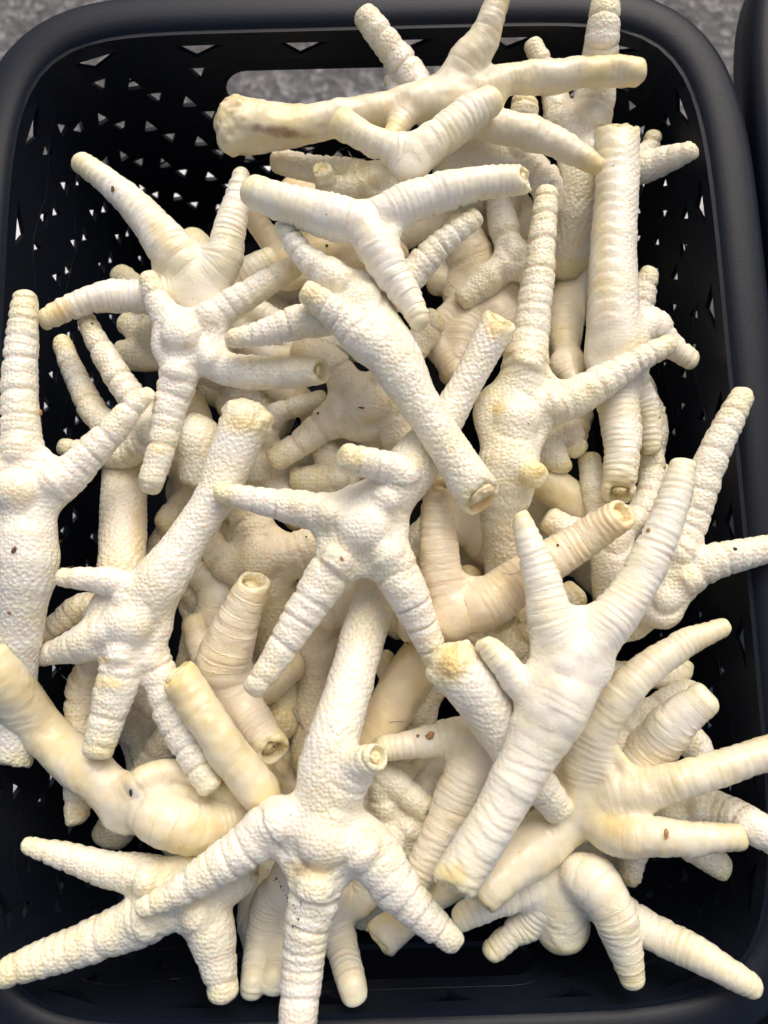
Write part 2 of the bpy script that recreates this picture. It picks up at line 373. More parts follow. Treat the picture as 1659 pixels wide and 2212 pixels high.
# ------------------------------------------------------------------ chicken feet
# picture positions x,y, half width r, and height dz (cm) above the foot's own level z
FEET = [
 dict(z=1.2, face='B', palm=(975,205,58), peel=1, stain=[(595,283,75,14,8,0,.75),(560,300,40,22,0,1,.5),(880,205,60,20,-10,0,.2)], label='peeled foot at the far end with its long bare shank lying across the handle opening',
  toes=["1005,140,44,.2;1050,75,33,.7;1078,-10,27,1.2", "1045,195,36;1100,172,33;1190,166,36;1290,155,33;1365,156,30", "1040,262,37;1130,282,37;1210,312,32;1288,358,19", "900,218,30;872,258,26,.2;848,292,25,.3"],
  shank="900,222,46;830,236,40;740,252,40;640,272,46;560,275,60;525,272,66", end='knuckle'),
 dict(z=2.4, face='B', palm=(885,352,45), label='pebbly pale foot tucked under the ringed one, one toe curled left, one up right',
  toes=["880,325,34;845,322,34;795,300,31;748,272,36", "915,322,42;965,285,42;1015,245,40;1045,226,34"]),
 dict(z=3.1, face='B', palm=(790,482,52), label='large white ringed foot, three spread toes seen from the back, below the peeled shank',
  toes=["735,474,50;655,450,44;590,430,39;562,420,38,-.2", "850,452,46;930,422,42;1030,397,37;1120,388,32", "815,530,48;845,590,40;878,640,33;905,688,24"], open=(1,)),
 dict(z=.9, face='B', palm=(430,615,72), stain=[(350,505,60,28,50,1,.5),(130,672,36,24,-20,1,.7)], label='ringed foot at upper left reaching one long toe up towards the basket corner',
  toes=["370,540,50;310,465,40;245,403,31;182,356,25", "480,570,42;492,510,37;510,440,29;522,375,16", "350,640,40;290,640,38;220,642,33;160,660,27;102,688,22"],
  shank="445,690,60,-1;460,780,45,-2.5"),
 dict(z=1.3, face='P', palm=(400,738,75), stain=[(330,610,24,24,0,1,.35),(350,965,30,20,0,1,.4),(400,745,20,14,0,1,.3)], label='star-shaped foot showing its round palm pad, left of centre, toes in all directions',
  toes=["370,695,34;342,655,28;322,605,22", "455,690,38;505,655,33;565,618,30;632,577,25", "475,792,38;540,805,38;610,806,36;680,803,30,.3", "385,822,42;365,890,35;350,965,31;326,1042,27"], open=(2,)),
 dict(z=2.6, face='P', palm=(785,650,70), stain=[(1035,1085,50,36,10,1,.75),(1040,1105,18,16,0,0,.2),(672,640,26,24,0,1,.3)], label='foot with a smooth white shank slanting down to its yellow cut end at the centre',
  toes=["715,600,42;685,578,34;650,545,27;615,493,20", "715,685,40;640,698,37;560,722,29;500,732,19", "848,635,40;895,588,36;950,530,30;1018,478,24", "800,745,46,.5;740,688,38,.8;672,638,27,1.1"],
  shank="850,770,62,.3;905,870,48,.3;970,970,46,.2;1035,1070,54,.2"),
 dict(z=.9, face='P', palm=(1108,900,86), stain=[(1078,882,24,16,0,1,.6),(1162,1018,24,22,0,1,.7),(1100,1040,40,20,0,1,.3)], label='plump palm-up foot right of centre with one straight ribbed toe pointing up',
  toes=["1132,800,52;1147,710,40;1162,610,36;1174,500,29;1180,425,25", "1205,875,45;1285,835,40;1370,783,30;1437,748,23", "1125,1000,34,.5;1150,1020,30,1.1"],
  shank="1097,1010,72;1085,1120,50,-.9;1085,1230,39,-1.9;1085,1330,36,-2.6"),
 dict(z=.1, face=(-.8,-.1,.6), palm=(1333,775,70), stain=[(1325,690,50,40,0,0,.16),(1300,520,18,200,0,1,.35),(1340,1050,34,30,0,1,.4)], label='foot lying along the right wall, its long cream shank cut flat near the top',
  toes=["1331,815,56;1332,860,47;1345,945,42;1338,1050,36", "1395,700,40,-.5;1440,740,30,-.8;1490,775,22,-1", "1390,860,28,-.8;1408,960,24,-1.2"], open=(0,),
  shank="1331,740,63;1325,690,61;1325,560,53;1332,420,50;1335,285,50"),
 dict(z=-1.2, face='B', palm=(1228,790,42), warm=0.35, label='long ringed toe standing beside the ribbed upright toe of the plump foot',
  toes=["1220,700,42;1235,580,35;1232,470,31;1225,380,27", "1250,880,28;1246,940,24"]),
 dict(z=-.9, face='P', palm=(1265,345,62), label='foot at the upper right corner, one thick segmented toe standing up over the rim',
  toes=["1275,260,46,.2;1290,175,42,.5;1300,85,38,.9;1306,18,31,1.2", "1212,275,36;1200,215,29;1178,150,24;1155,105,21", "1340,370,36;1430,348,30;1492,326,20", "1390,330,20,-1;1408,300,18,-1"],
  shank="1240,450,60,-1;1225,560,50,-2"),
 dict(z=-.6, face='P', palm=(1120,330,50), label='pale stubby foot half hidden behind the peeled toes, blunt toe end showing',
  toes=["1128,280,32;1132,236,31", "1175,390,36;1185,440,30"], shank="1040,350,70,-.6;990,370,60,-1"),
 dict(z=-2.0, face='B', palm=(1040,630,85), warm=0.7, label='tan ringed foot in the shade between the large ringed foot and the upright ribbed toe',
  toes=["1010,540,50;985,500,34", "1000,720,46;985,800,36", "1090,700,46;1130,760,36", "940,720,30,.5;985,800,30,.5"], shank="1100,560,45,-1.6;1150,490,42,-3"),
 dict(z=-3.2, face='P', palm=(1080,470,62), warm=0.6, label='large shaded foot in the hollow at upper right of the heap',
  toes=["1110,430,28,1.6;1150,500,26,1.8;1165,570,24,1.6", "1000,500,35;950,520,30", "1160,600,40;1190,650,34"]),
 dict(z=-.8, face='P', palm=(780,880,78), warm=0.3, label='pinkish palm-up foot lying deeper behind the slanting white shank',
  toes=["720,905,40;660,950,31;605,988,27", "720,790,36;655,755,28", "850,880,48,.2;865,950,42", "900,745,34,-.4;930,700,30,-.4"], shank="820,960,50,-1.5;840,1050,42,-3"),
 dict(z=1.9, face='P', palm=(48,1075,86), stain=[(40,1070,45,40,0,1,.35)], label='palm-up foot at the left edge with a long upright toe over the rim',
  toes=["48,970,45;43,870,40;46,760,36;54,655,28", "125,1045,45;190,985,37;255,915,30;318,850,18", "-30,1000,40;-90,900,34;-120,820,26"],
  shank="58,1200,74,-.1;45,1330,54,-.6;36,1480,44,-1.5;25,1640,48,-2.2"),
 dict(z=1.4, face='B', palm=(275,1735,66), peel=.6, stain=[(270,1705,75,45,15,0,.22),(285,1712,28,10,40,2,.6),(60,1500,40,90,-35,1,.3),(430,1780,50,30,0,1,.4)], label='peeled yellowish foot at lower left with a bare tapering shank entering from the left edge',
  toes=["318,1684,34,-.1;385,1664,24,-.3;450,1688,29,-.7;510,1722,28,-.9", "350,1768,60;425,1788,56;495,1772,48;560,1750,38", "335,1725,40,-.5;385,1722,30,-.6;425,1730,24,-.7"],
  shank="190,1668,58;120,1608,53;55,1535,57;-30,1425,66"),
 dict(z=1.5, face='P', palm=(278,1345,95), stain=[(235,1475,50,20,5,1,.65),(225,1425,22,10,0,1,.6),(530,915,55,25,0,1,.5)], label='knobbly foot at left, its shank rising to a ragged cut end',
  toes=["265,1270,35,.3;205,1252,28,.5;140,1248,21,.5", "190,1385,44;140,1402,31;80,1418,21", "258,1460,46;238,1530,42;215,1610,34", "335,1440,41,.2;372,1540,40,.2;412,1620,37,.2;448,1688,28,.2"],
  shank="345,1255,62;405,1165,46;465,1075,47;500,990,52;530,915,56", end='knuckle'),
 dict(z=.1, face='P', palm=(250,1360,60), warm=0.3, stain=[(290,1000,45,30,0,1,.5),(300,1150,18,90,0,1,.4)], label='scaly upright shank with a torn skin edge behind the knobbly foot at left',
  toes=["190,1310,32,-.5;130,1345,27,-.5;78,1378,22,-.5", "185,1480,40,-.8;178,1570,37,-.8;170,1680,32,-.8;166,1760,26,-.8"],
  shank="258,1280,53;265,1180,53;268,1080,53;270,990,50"),
 dict(z=1.8, face='B', palm=(600,1790,46), peel=.8, stain=[(390,1465,48,60,0,1,.4)], label='smooth tubular shank with a rounded yellow end, slanting down to the big bottom star',
  toes=["640,1830,36,-1;660,1880,30,-1.5"], shank="560,1710,48;505,1640,48;445,1550,48;385,1458,45"),
 dict(z=-.4, face='B', palm=(500,1500,66), warm=0.55, label='ringed foot at left centre pointing an open-ended toe up and another down at the viewer',
  toes=["482,1440,60,.2;510,1350,50,.7;542,1275,38,1.2", "545,1560,44,.2;578,1605,40,.7", "445,1420,32,-.6;418,1350,26,-.6"], open=(0,1), shank="560,1480,50,-1.5;620,1440,42,-2"),
 dict(z=-.9, face='P', palm=(565,1210,80), warm=0.45, label='beige palm-up foot under the left toe of the central star',
  toes=["545,1130,44;520,1090,36", "490,1220,36;455,1170,28", "640,1200,50;690,1170,42"], shank="590,1300,66;600,1420,48;608,1560,42"),
 dict(z=-2.0, face='P', palm=(690,1360,64), warm=0.6, label='shaded pinkish shank standing behind the lower left toe of the central star',
  toes=["740,1300,46,.4;770,1270,40,.4", "650,1310,40;610,1280,34"], shank="688,1450,56;682,1540,54;676,1640,50"),
 dict(z=2.25, face='P', palm=(790,1135,96), stain=[(1078,690,36,50,20,1,.7),(640,1100,30,30,0,1,.25),(760,990,30,30,0,1,.35)], label='bright white central star with a domed pebbly palm and two toes reaching down',
  toes=["700,1110,47;625,1092,36;555,1080,30;482,1064,21", "715,1235,50;662,1315,42;610,1400,36;553,1482,25", "850,1225,54;888,1300,43;920,1372,35;945,1430,26", "865,1035,44,.4;812,1003,35,1.0;762,993,34,1.5"],
  shank="885,1015,62;945,930,44;985,870,38;1030,785,38;1078,695,42"),
 dict(z=1.0, face='B', palm=(975,1325,58), warm=0.8, stain=[(948,1065,24,26,0,0,.35),(1090,1260,60,40,-35,1,.4)], label='ridged tan foot right of centre with two hollow cut toes, one upright',
  toes=["955,1250,46;945,1150,40,.3;948,1066,33,1.1", "1040,1310,56;1115,1258,52;1190,1210,47;1270,1160,42,.2;1328,1120,36,.9", "930,1330,40,-.8;890,1350,34,-1.2"], open=(0,1)),
 dict(z=2.9, face='B', palm=(1235,1420,92), stain=[(1225,1445,60,30,-20,2,.55),(1200,1500,30,80,20,2,.3),(975,1890,40,30,0,1,.6)], label='big white foot at right, back up, long shank running down to bottom middle',
  toes=["1195,1350,52;1175,1270,42;1150,1190,33;1127,1122,21", "1310,1350,55;1365,1280,47;1412,1190,42;1450,1100,38;1473,1015,30", "1135,1480,36;1090,1435,33;1055,1395,25"],
  shank="1200,1515,86;1148,1620,64;1085,1740,56;1025,1840,55;982,1908,54"),
 dict(z=.6, face='P', palm=(1425,1300,58), label='rough white foot against the right wall, one toe up, one bent outwards',
  toes=["1450,1220,46;1490,1120,42;1520,1030,38;1560,940,33;1602,858,25", "1450,1270,48;1490,1240,45;1560,1208,38;1680,1180,30", "1370,1340,40,-1;1320,1360,34,-1"]),
 dict(z=2.4, face='P', palm=(1115,1640,48), stain=[(975,1430,45,50,0,1,.8),(960,1452,18,22,0,0,.35)], label='short thick shank end with a torn yellow joint, in the middle below the central star',
  toes=["1160,1690,40,-1;1200,1740,34,-1.5"], shank="1085,1580,58;1040,1510,60;985,1445,60", end='knuckle'),
 dict(z=1.5, face='B', palm=(1255,1735,76), peel=.55, stain=[(1190,1700,60,40,20,0,.2),(1330,1780,70,40,0,1,.45),(1160,1790,70,40,-30,0,.15)], label='yellowish smooth foot at lower right with two long toes pointing to the right edge',
  toes=["1340,1715,58;1430,1698,44;1550,1662,40;1700,1612,36", "1320,1795,52;1400,1808,45;1490,1812,37;1588,1808,29", "1262,1640,46;1305,1550,44;1370,1470,40;1470,1395,32;1560,1356,21"],
  shank="1170,1815,66;1100,1880,50;1040,1940,44"),
 dict(z=.3, face='B', palm=(1385,1670,50), label='blunt ringed toe poking up at right between the yellowish toes',
  toes=["1395,1645,54;1430,1595,52,.3;1470,1550,47,.6;1508,1518,38,.9"]),
 dict(z=-.9, face='P', palm=(1400,1560,50), label='pebbly toes deep at right behind the blunt ringed toe',
  toes=["1440,1530,40;1480,1500,34", "1490,1600,36;1520,1650,28", "1320,1600,44;1300,1660,40"]),
 dict(z=.2, face='B', palm=(1215,1905,58), label='foot at bottom right with a bent front toe hanging over its palm pad',
  toes=["1270,1900,58,.4;1318,1955,50,.6;1345,2030,43,.4;1365,2108,28,.2", "1300,1950,46,-.5;1400,2010,40,-.5;1500,2058,38,-.2;1618,2128,27,.2", "1150,1915,46,.1;1080,1940,38;1000,1982,28", "1150,1985,34,-.9;1105,2018,29,-1;1068,2052,25,-1"], shank="1215,2000,62,-1"  , end='round'),
 dict(z=-.8, face='P', palm=(1440,1760,50), label='shaded foot at far right below the long yellowish toes, toes running off the edge',
  toes=["1500,1740,42;1580,1762,40;1690,1820,36", "1490,1820,36;1555,1870,28", "1375,1830,30,-.8;1360,1895,25,-.8"]),
 dict(z=2.2, face='P', palm=(700,1800,98), stain=[(660,1868,26,16,-50,0,.35),(668,1880,60,26,0,1,.5),(640,2110,50,14,0,1,.25)], label='largest white star at bottom centre, pebbly palm, one toe over the near rim',
  toes=["610,1770,56;530,1832,50;450,1885,41;375,1930,32;312,1960,23", "790,1830,64;855,1915,52;915,1978,40;978,2032,26", "682,1920,60;662,2010,50;652,2110,46;640,2250,42,.4", "765,1668,44,.5;788,1648,34,1.0;803,1640,31,1.4"], open=(3,),
  shank="704,1668,66;724,1580,58;757,1470,53,-.7;785,1370,52,-1.5;812,1290,50,-2.2;838,1200,48,-2.8"),
 dict(z=.9, face='P', palm=(400,1925,78), label='foot at lower left, palm half covered, one thick toe crossing the left edge',
  toes=["320,1892,46;230,1878,37;145,1850,29;65,1828,20", "330,1975,56;240,2015,48;130,2058,41;25,2095,33", "445,1985,58;465,2055,45;480,2125,36"], shank="480,1890,70,-.6;530,1850,60,-1.2"),
 dict(z=-.6, face='B', palm=(640,1900,60), label='shaded foot under the bottom star, two toes dipping into the near handle opening',
  toes=["590,1940,42,-.6;560,2040,33,-1.5;545,2130,27,-2.6", "710,1960,42,-.6;740,2050,36,-1.5;762,2140,30,-2.6", "620,2020,36,-1.4;590,2120,30,-2.8", "760,1950,40,-.8;800,1900,36,-1"]),
 dict(z=-.8, end='cut', face='P', palm=(980,1900,46), label='waxy cut shank end above the near handle opening',
  peel=.6, toes=["1040,1850,40,-1;1080,1800,34,-1.5"], shank="900,1965,38;855,2000,42;822,2030,46"),
 dict(z=.2, face='B', palm=(1040,1610,74), warm=0.25, label='shaded foot below centre with brown flakes on the toe reaching left',
  toes=["985,1590,42;910,1605,33;830,1615,27", "1000,1690,50;960,1780,42;920,1860,38;890,1910,34", "1100,1650,50,-.5;1130,1700,40,-1"]),
 dict(z=-1.2, face='P', palm=(840,1810,66), label='pebbly shaded foot just right of the bottom star with a short open toe',
  toes=["830,1680,32,.3;880,1715,30,.6;925,1748,27,.8", "940,1680,34,-.8;970,1640,30,-1.5", "900,1780,40;940,1850,36"], open=(0,), shank="800,1720,46,-1;760,1640,42,-2"),
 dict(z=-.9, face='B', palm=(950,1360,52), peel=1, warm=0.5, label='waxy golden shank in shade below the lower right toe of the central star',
  toes=["985,1300,36,-.6;1010,1250,30,-1"], shank="910,1420,54;855,1510,56;800,1610,54"),
 dict(z=-1.4, face='P', palm=(1110,1390,66), warm=0.4, label='pinkish shaded foot behind the ridged tan foot',
  toes=["1060,1420,40;1030,1480,34", "1130,1310,46;1150,1230,40", "1180,1330,40;1230,1290,34"]),
 dict(z=-1.6, face='B', palm=(1140,1010,44), peel=.8, label='smooth yellow shank slanting in the hollow below the plump foot',
  toes=["1110,960,36,-.5;1080,930,30,-1"], shank="1180,1040,44;1230,1080,45;1290,1125,44"),
 dict(z=-1.1, face='P', palm=(1315,1160,56), label='small rough foot in the gap at right, toe pointing up beside the long cream shank',
  toes=["1295,1085,34;1280,1030,28;1274,1000,24", "1385,1110,34,-.3;1410,1040,30,-.5;1402,960,26,-.6", "1240,1150,34;1200,1130,30"], shank="1330,1240,56;1330,1330,48"),
 dict(z=-1.0, face='P', palm=(1170,960,40), label='stubby pale toe peeping out beneath the plump foot',
  toes=["1195,985,30;1205,1000,27", "1225,930,30;1246,965,24"]),
 dict(z=-2.4, face='P', palm=(1360,850,60), label='rough foot in the dark against the right wall behind the long cream shank',
  toes=["1395,880,36,.8;1412,950,30,.8;1400,1000,24", "1380,1000,32,.5;1420,1020,26,.5", "1385,650,30,.6;1402,595,21,.8"]),
 dict(z=.2, face='P', palm=(345,935,62), label='foot behind at left with two slim toes side by side pointing up',
  toes=["305,885,34;272,840,31;228,770,28;190,698,22", "270,930,34,-1;215,905,31,-1.2;172,830,27,-1.5;135,745,21,-1.8", "270,985,28,-.8;200,975,24,-1;138,966,19,-1.2"], shank="425,950,58;440,1040,50,-.5"),
 dict(z=-2.0, face='P', palm=(345,735,66), label='dim foot against the left wall behind the star-shaped foot',
  toes=["310,650,34;265,597,24", "310,720,30;280,700,26", "310,770,32;272,765,28"]),
 dict(z=-2.6, face='P', palm=(420,1060,62), warm=0.5, label='dark beige foot deep at left between the scaly shank and the ragged shank',
  toes=["375,1110,30,.6;358,1127,25,.8", "400,960,60;420,890,44", "350,1190,36;335,1260,30"], shank="500,1130,50;560,1180,44"),
 dict(z=-2.2, face='P', palm=(560,1010,60), label='deep foot in the hollow left of centre with a thin bent toe',
  toes=["590,905,24,.6;640,880,23,.7;690,865,22,.7", "600,1060,40;640,1110,34", "520,1080,42;490,1140,36"], shank="620,990,40;700,980,36"),
 dict(z=-.6, face='P', palm=(820,395,50), label='shaded foot behind the ringed foot with one open toe tip facing up',
  toes=["770,378,33;690,368,30;605,350,26", "720,410,26,.6;703,390,23,1.0;698,372,21,1.3"], open=(1,)),
 dict(z=-1.6, face='P', palm=(705,545,74), peel=.7, warm=0.5, label='smooth yellow foot in the shade under the large ringed foot',
  toes=["620,560,32;585,520,28;550,475,25", "630,600,28;575,585,22;560,576,20", "770,540,56;830,560,46"], shank="690,470,50,-.8;640,420,44,-1.5"),
 dict(z=-3.6, face='P', palm=(640,780,62), label='hidden beige foot in the gap above the pinkish palm',
  toes=["560,840,50;510,880,42", "700,740,50;760,740,44", "600,700,46;560,650,40"], shank="580,900,60;540,1000,50"),
 dict(z=-4.0, face='P', palm=(930,1180,62), label='hidden foot low in the centre behind the ridged upright toe',
  toes=["960,1080,46;970,1000,40", "1020,1200,50;1090,1180,42", "880,1260,50;850,1330,44"], shank="1000,1260,56;1050,1330,50"),
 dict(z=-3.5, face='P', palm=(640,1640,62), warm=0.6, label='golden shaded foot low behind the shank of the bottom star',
  peel=.7, toes=["720,1600,50;780,1560,42", "560,1680,50;500,1720,42", "640,1740,50;650,1820,44"], shank="640,1540,60;650,1440,50"),
 dict(z=-4.2, face='B', palm=(1180,1560,62), label='hidden foot low under the big white foot at right',
  toes=["1260,1540,50;1330,1500,44", "1120,1500,50;1060,1460,44", "1240,1640,50;1290,1720,44"], shank="1150,1680,60;1120,1800,52"),
 dict(z=-4.5, face='P', palm=(330,1620,62), label='shaded foot low at lower left behind the smooth tubular shank',
  toes=["280,1560,46;250,1490,40", "300,1720,50;250,1790,42", "420,1620,50;480,1600,42"], shank="400,1540,56;460,1440,50"),
 dict(z=-4.0, face='P', palm=(780,1780,62), label='shaded foot at the bottom of the heap right of the largest star',
  toes=["860,1740,50;920,1700,42", "800,1880,52;800,1960,44", "700,1860,50;660,1940,42"]),
 dict(z=-3.8, face='B', palm=(560,1900,62), label='shaded foot low between the bottom star and the foot at lower left',
  toes=["480,1860,50;400,1820,42", "560,1980,48;570,2060,40", "640,1840,48;700,1800,42"]),
 dict(z=-4.0, face='P', palm=(1200,1180,62), label='shaded foot low between the plump foot and the long toe of the ridged foot',
  toes=["1280,1220,50;1340,1290,42", "1160,1090,46;1140,1020,40", "1120,1240,48;1080,1300,42"], shank="1260,1120,54;1320,1060,48"),
 dict(z=-4.2, face='B', palm=(1180,720,62), label='shaded foot low under the upright ribbed toe',
  toes=["1240,660,50;1280,600,42", "1120,680,50;1060,660,42", "1200,820,50;1240,900,42"], shank="1150,600,60;1130,500,50"),
 dict(z=-4.0, face='P', palm=(520,660,62), label='shaded foot low under the star-shaped foot at upper left',
  toes=["460,600,50;420,540,42", "600,640,50;660,600,42", "500,760,50;470,840,42"], shank="560,740,60;620,820,50"),
 dict(z=-3.5, face='P', palm=(1180,1830,62), label='shaded foot low at lower right under the yellowish foot',
  toes=["1260,1860,50;1330,1850,42", "1120,1880,50;1070,1900,42", "1220,1740,50;1260,1660,42"]),
 dict(z=-1.2, face='B', palm=(470,1260,52), label='small ringed foot in the hollow right of the knobbly foot',
  toes=["455,1330,36;430,1390,30", "500,1210,36;520,1150,30", "420,1230,34;400,1180,28"]),
 dict(z=-1.4, face='P', palm=(1110,560,46), label='slim toes in the shade between the ringed foot and the upright ribbed toe',
  toes=["1090,500,33;1080,440,28", "1060,600,34;1010,640,28", "1150,600,32;1180,650,26"]),
 dict(z=-1.5, face='B', palm=(470,640,46), label='ringed toes in the shade beneath the star-shaped foot',
  toes=["520,600,34;575,565,28", "540,670,34;600,700,28", "560,760,30;620,770,26"]),
 dict(z=-1.8, face='P', palm=(900,1540,46), label='narrow shaded toes left of the shaded foot with brown flakes',
  toes=["930,1490,34;960,1440,28", "860,1480,32;830,1430,26"], warm=.3),
 dict(z=-1.6, face='B', palm=(1240,1440,40), label='ringed toes deep under the right toe of the yellowish foot',
  toes=["1320,1500,34;1380,1540,28", "1440,1460,30;1470,1440,24"]),
 dict(z=-2.0, face='P', palm=(1010,1790,46), label='pebbly foot in the gap left of the long right shank',
  toes=["970,1730,34;955,1690,28", "960,1840,34;930,1800,28"], warm=.2),
 dict(z=-2.2, face='B', palm=(610,1330,50), label='slim ringed toes in the dark between the pinkish shank and the beige palm',
  toes=["585,1390,34;560,1450,30;545,1500,26", "660,1370,34;690,1430,28", "570,1290,34;530,1250,28"], warm=.4),
 dict(z=-2.4, face='P', palm=(400,1560,50), label='slim shaded toes behind the smooth tubular shank, left side',
  toes=["350,1610,33;310,1660,28", "440,1620,33;470,1680,28", "330,1520,32;290,1480,27"], shank="420,1490,40;430,1400,36", warm=.3),
 dict(z=-2.3, face='B', palm=(700,900,48), label='slim ringed toes low beside the pinkish palm, left side',
  toes=["640,860,32;590,830,27", "660,960,33;640,1030,28", "740,950,32;770,1010,26"], warm=.4),
 dict(z=-2.5, face='B', palm=(1060,1310,48), label='slim ringed toes low under the ridged tan foot',
  toes=["1020,1380,33;1000,1440,28", "1110,1340,33;1170,1350,28", "1080,1240,32;1120,1190,27"], warm=.5),
 dict(z=-2.3, face='P', palm=(1190,640,46), label='slim pale toes low behind the upright ribbed toe',
  toes=["1250,640,32;1270,570,27", "1200,560,32;1180,500,27", "1140,700,32;1090,740,26"], warm=.3),
 dict(z=-2.3, face='B', palm=(850,1690,46), label='slim ringed toes low between the bottom star and the brown-flaked toe',
  toes=["900,1660,32;950,1650,27", "890,1720,32;930,1690,27", "860,1630,32;900,1580,27"], warm=.4),
 dict(z=-2.4, face='B', palm=(1180,1690,46), label='slim ringed toes low between the two big right feet',
  toes=["1230,1640,32;1270,1590,27", "1130,1650,32;1090,1620,27", "1160,1750,32;1110,1790,27"], warm=.3),
 dict(z=.3, face='P', palm=(940,245,44), label='pebbly segmented toe pointing up left across the handle opening behind the peeled shank',
  toes=["893,172,35;845,108,31,.2;795,42,28,.4", "868,205,24,-.4;846,176,21,-.3"]),
 dict(z=-1.6, face='P', palm=(735,1035,44), label='small pale foot in the gap above the left toe of the central star',
  toes=["690,1040,34;648,1035,27", "720,1000,32;690,960,27", "770,1050,34;800,1080,28"], warm=.2),
 dict(z=-1.9, face='P', palm=(440,1300,56), label='pinkish palm in the hollow between the knobbly foot and the open ended toe',
  toes=["460,1230,36;480,1160,30", "400,1260,34;370,1200,28", "430,1380,38;410,1440,30"], warm=.35),
 dict(z=-2.0, face='B', palm=(930,480,50), label='ringed toes in the shade just under the right toe of the ringed foot',
  toes=["880,500,36;830,520,30", "960,540,36;950,600,30", "990,460,34;1040,430,28"], warm=.35),
 dict(z=-2.2, face='B', palm=(1000,1130,46), label='slim ringed toes in the dark beside the slanting white shank end',
  toes=["1040,1180,34;1080,1210,28", "960,1160,34;930,1200,28", "1020,1070,32;1060,1030,27"], warm=.35),
]


def L(s):
    out = []
    for p in s.split(';'):
        v = [float(q) for q in p.split(',')]
        out.append(v + [0.0] * (4 - len(v)))
    return out
def catmull(P, n):
    P = np.array(P); m = len(P)
    if m < 3:
        t = np.linspace(0, 1, n)[:, None]; return P[0] * (1 - t) + P[-1] * t
    seg = np.hypot(*np.diff(P[:, :2], axis=0).T) + 1e-6
    cum = np.concatenate([[0], np.cumsum(seg)]); ts = np.linspace(0, cum[-1], n)
    Q = np.vstack([2 * P[0] - P[1], P, 2 * P[-1] - P[-2]])
    out = []
    for t in ts:
        i = min(max(np.searchsorted(cum, t, 'right') - 1, 0), m - 2)
        x = (t - cum[i]) / seg[i]
        p0, p1, p2, p3 = Q[i], Q[i + 1], Q[i + 2], Q[i + 3]
        out.append(.5 * (2 * p1 + (p2 - p0) * x + (2 * p0 - 5 * p1 + 4 * p2 - p3) * x * x + (3 * p1 - p0 - 3 * p2 + p3) * x ** 3))
    return np.array(out)

NS = 14
for f in FEET:
    px, py, pr = f['palm']
    f['limbs'] = []                              # arrays of x,y,r,z
    lst = [('toe', t) for t in f['toes']] + ([('shank', f['shank'])] if f.get('shank') else [])
    for typ, s in lst:
        P = L(s)
        st = [px, py, min(pr * (.48 if typ == 'toe' else .60), P[0][2] * 1.05), 0.0]
        if typ == 'toe':                         # the clipped tip ends where the photograph shows it
            a, b = (P[-2] if len(P) > 1 else st), P[-1]; q = math.hypot(b[0] - a[0], b[1] - a[1]) + 1e-6
            P[-1] = [b[0] + (b[0] - a[0]) / q * b[2] * .34, b[1] + (b[1] - a[1]) / q * b[2] * .34, b[2], b[3]]
        A = catmull([st] + P, NS); A[:, 2] *= (.95 if typ == 'toe' else .91); A[:, 2] = np.maximum(A[:, 2], 8)
        A[:, 3] += f['z']
        f['limbs'].append([typ, A])

cr, sr = math.cos(-BROT), math.sin(-BROT)
def fits(x, y, z, rp):
    p, t = at(x, y, z); r = rp * t / F_PX
    if z > .55 + r * .8: return True
    if z < -11.6 + r: return True
    d = max(0, -z); k = TAPER * d / 12 + max(0, d - 10.6) ** 2 * .55 + r + .25
    X, Y = p[0] - BX, p[1] - BY; X, Y = X * cr - Y * sr, X * sr + Y * cr
    a, b = BA - k, BB - k
    return (abs(X) / a) ** NEXP + (abs(Y) / b) ** NEXP < 1
def spread(need, sign, reach):
    """spread required shifts along the graph of limbs so that they stay smooth"""
    out = [np.zeros(NS) for _ in need]
    for li, a in enumerate(need):
        for i in range(NS):
            if a[i] * sign <= 1e-4: continue
            for lj in range(len(need)):
                for j in range(NS):
                    dist = abs(i - j) if li == lj else i + j
                    wgt = 1 - dist / reach
                    if wgt > 0:
                        wgt = wgt * wgt * (3 - 2 * wgt)
                        v = a[i] * wgt
                        if v * sign > out[lj][j] * sign: out[lj][j] = v
    return out
placed = []
for f in sorted(FEET, key=lambda q: -q['z']):
    def raise_in():
        need = []
        for typ, A in f['limbs']:
            nn = np.zeros(NS)
            for i in range(NS):
                z0 = A[i, 3]; z = z0
                while not fits(A[i, 0], A[i, 1], z, A[i, 2]) and z < 3: z += .2
                nn[i] = z - z0
            need.append(nn)
        for (typ, A), d in zip(f['limbs'], spread(need, 1, 6)): A[:, 3] += d
    raise_in()
    if placed:
        PL = np.vstack(placed)
        need = []
        for typ, A in f['limbs']:
            nn = np.zeros(NS)
            for i in range(NS):
                d = np.hypot(PL[:, 0] - A[i, 0], PL[:, 1] - A[i, 1]); R = (PL[:, 2] + A[i, 2]) * .92
                k = d < R
                if k.any():
                    gap = np.sqrt(R[k] ** 2 - d[k] ** 2) / 58.0 * .90
                    lim = (PL[k, 3] - gap).min()
                    nn[i] = min(0, lim - A[i, 3])
            need.append(np.maximum(nn, -4.5))
        for (typ, A), d in zip(f['limbs'], spread(need, -1, 7)):
            A[:, 3] += d; A[:, 3] = np.maximum(A[:, 3], -11.4)
        raise_in()
    for typ, A in f['limbs']:
        B = np.vstack([A, (A[1:] + A[:-1]) / 2]); placed.append(B)

def seg_sd(G, p0, p1, r0, r1):
    d = p1 - p0; l2 = max((d * d).sum(), 1e-9)
    v = G - p0
    t = np.clip((v @ d) / l2, 0, 1)
    q = v - t[..., None] * d
    return np.sqrt((q * q).sum(-1)) - (r0 + (r1 - r0) * t)

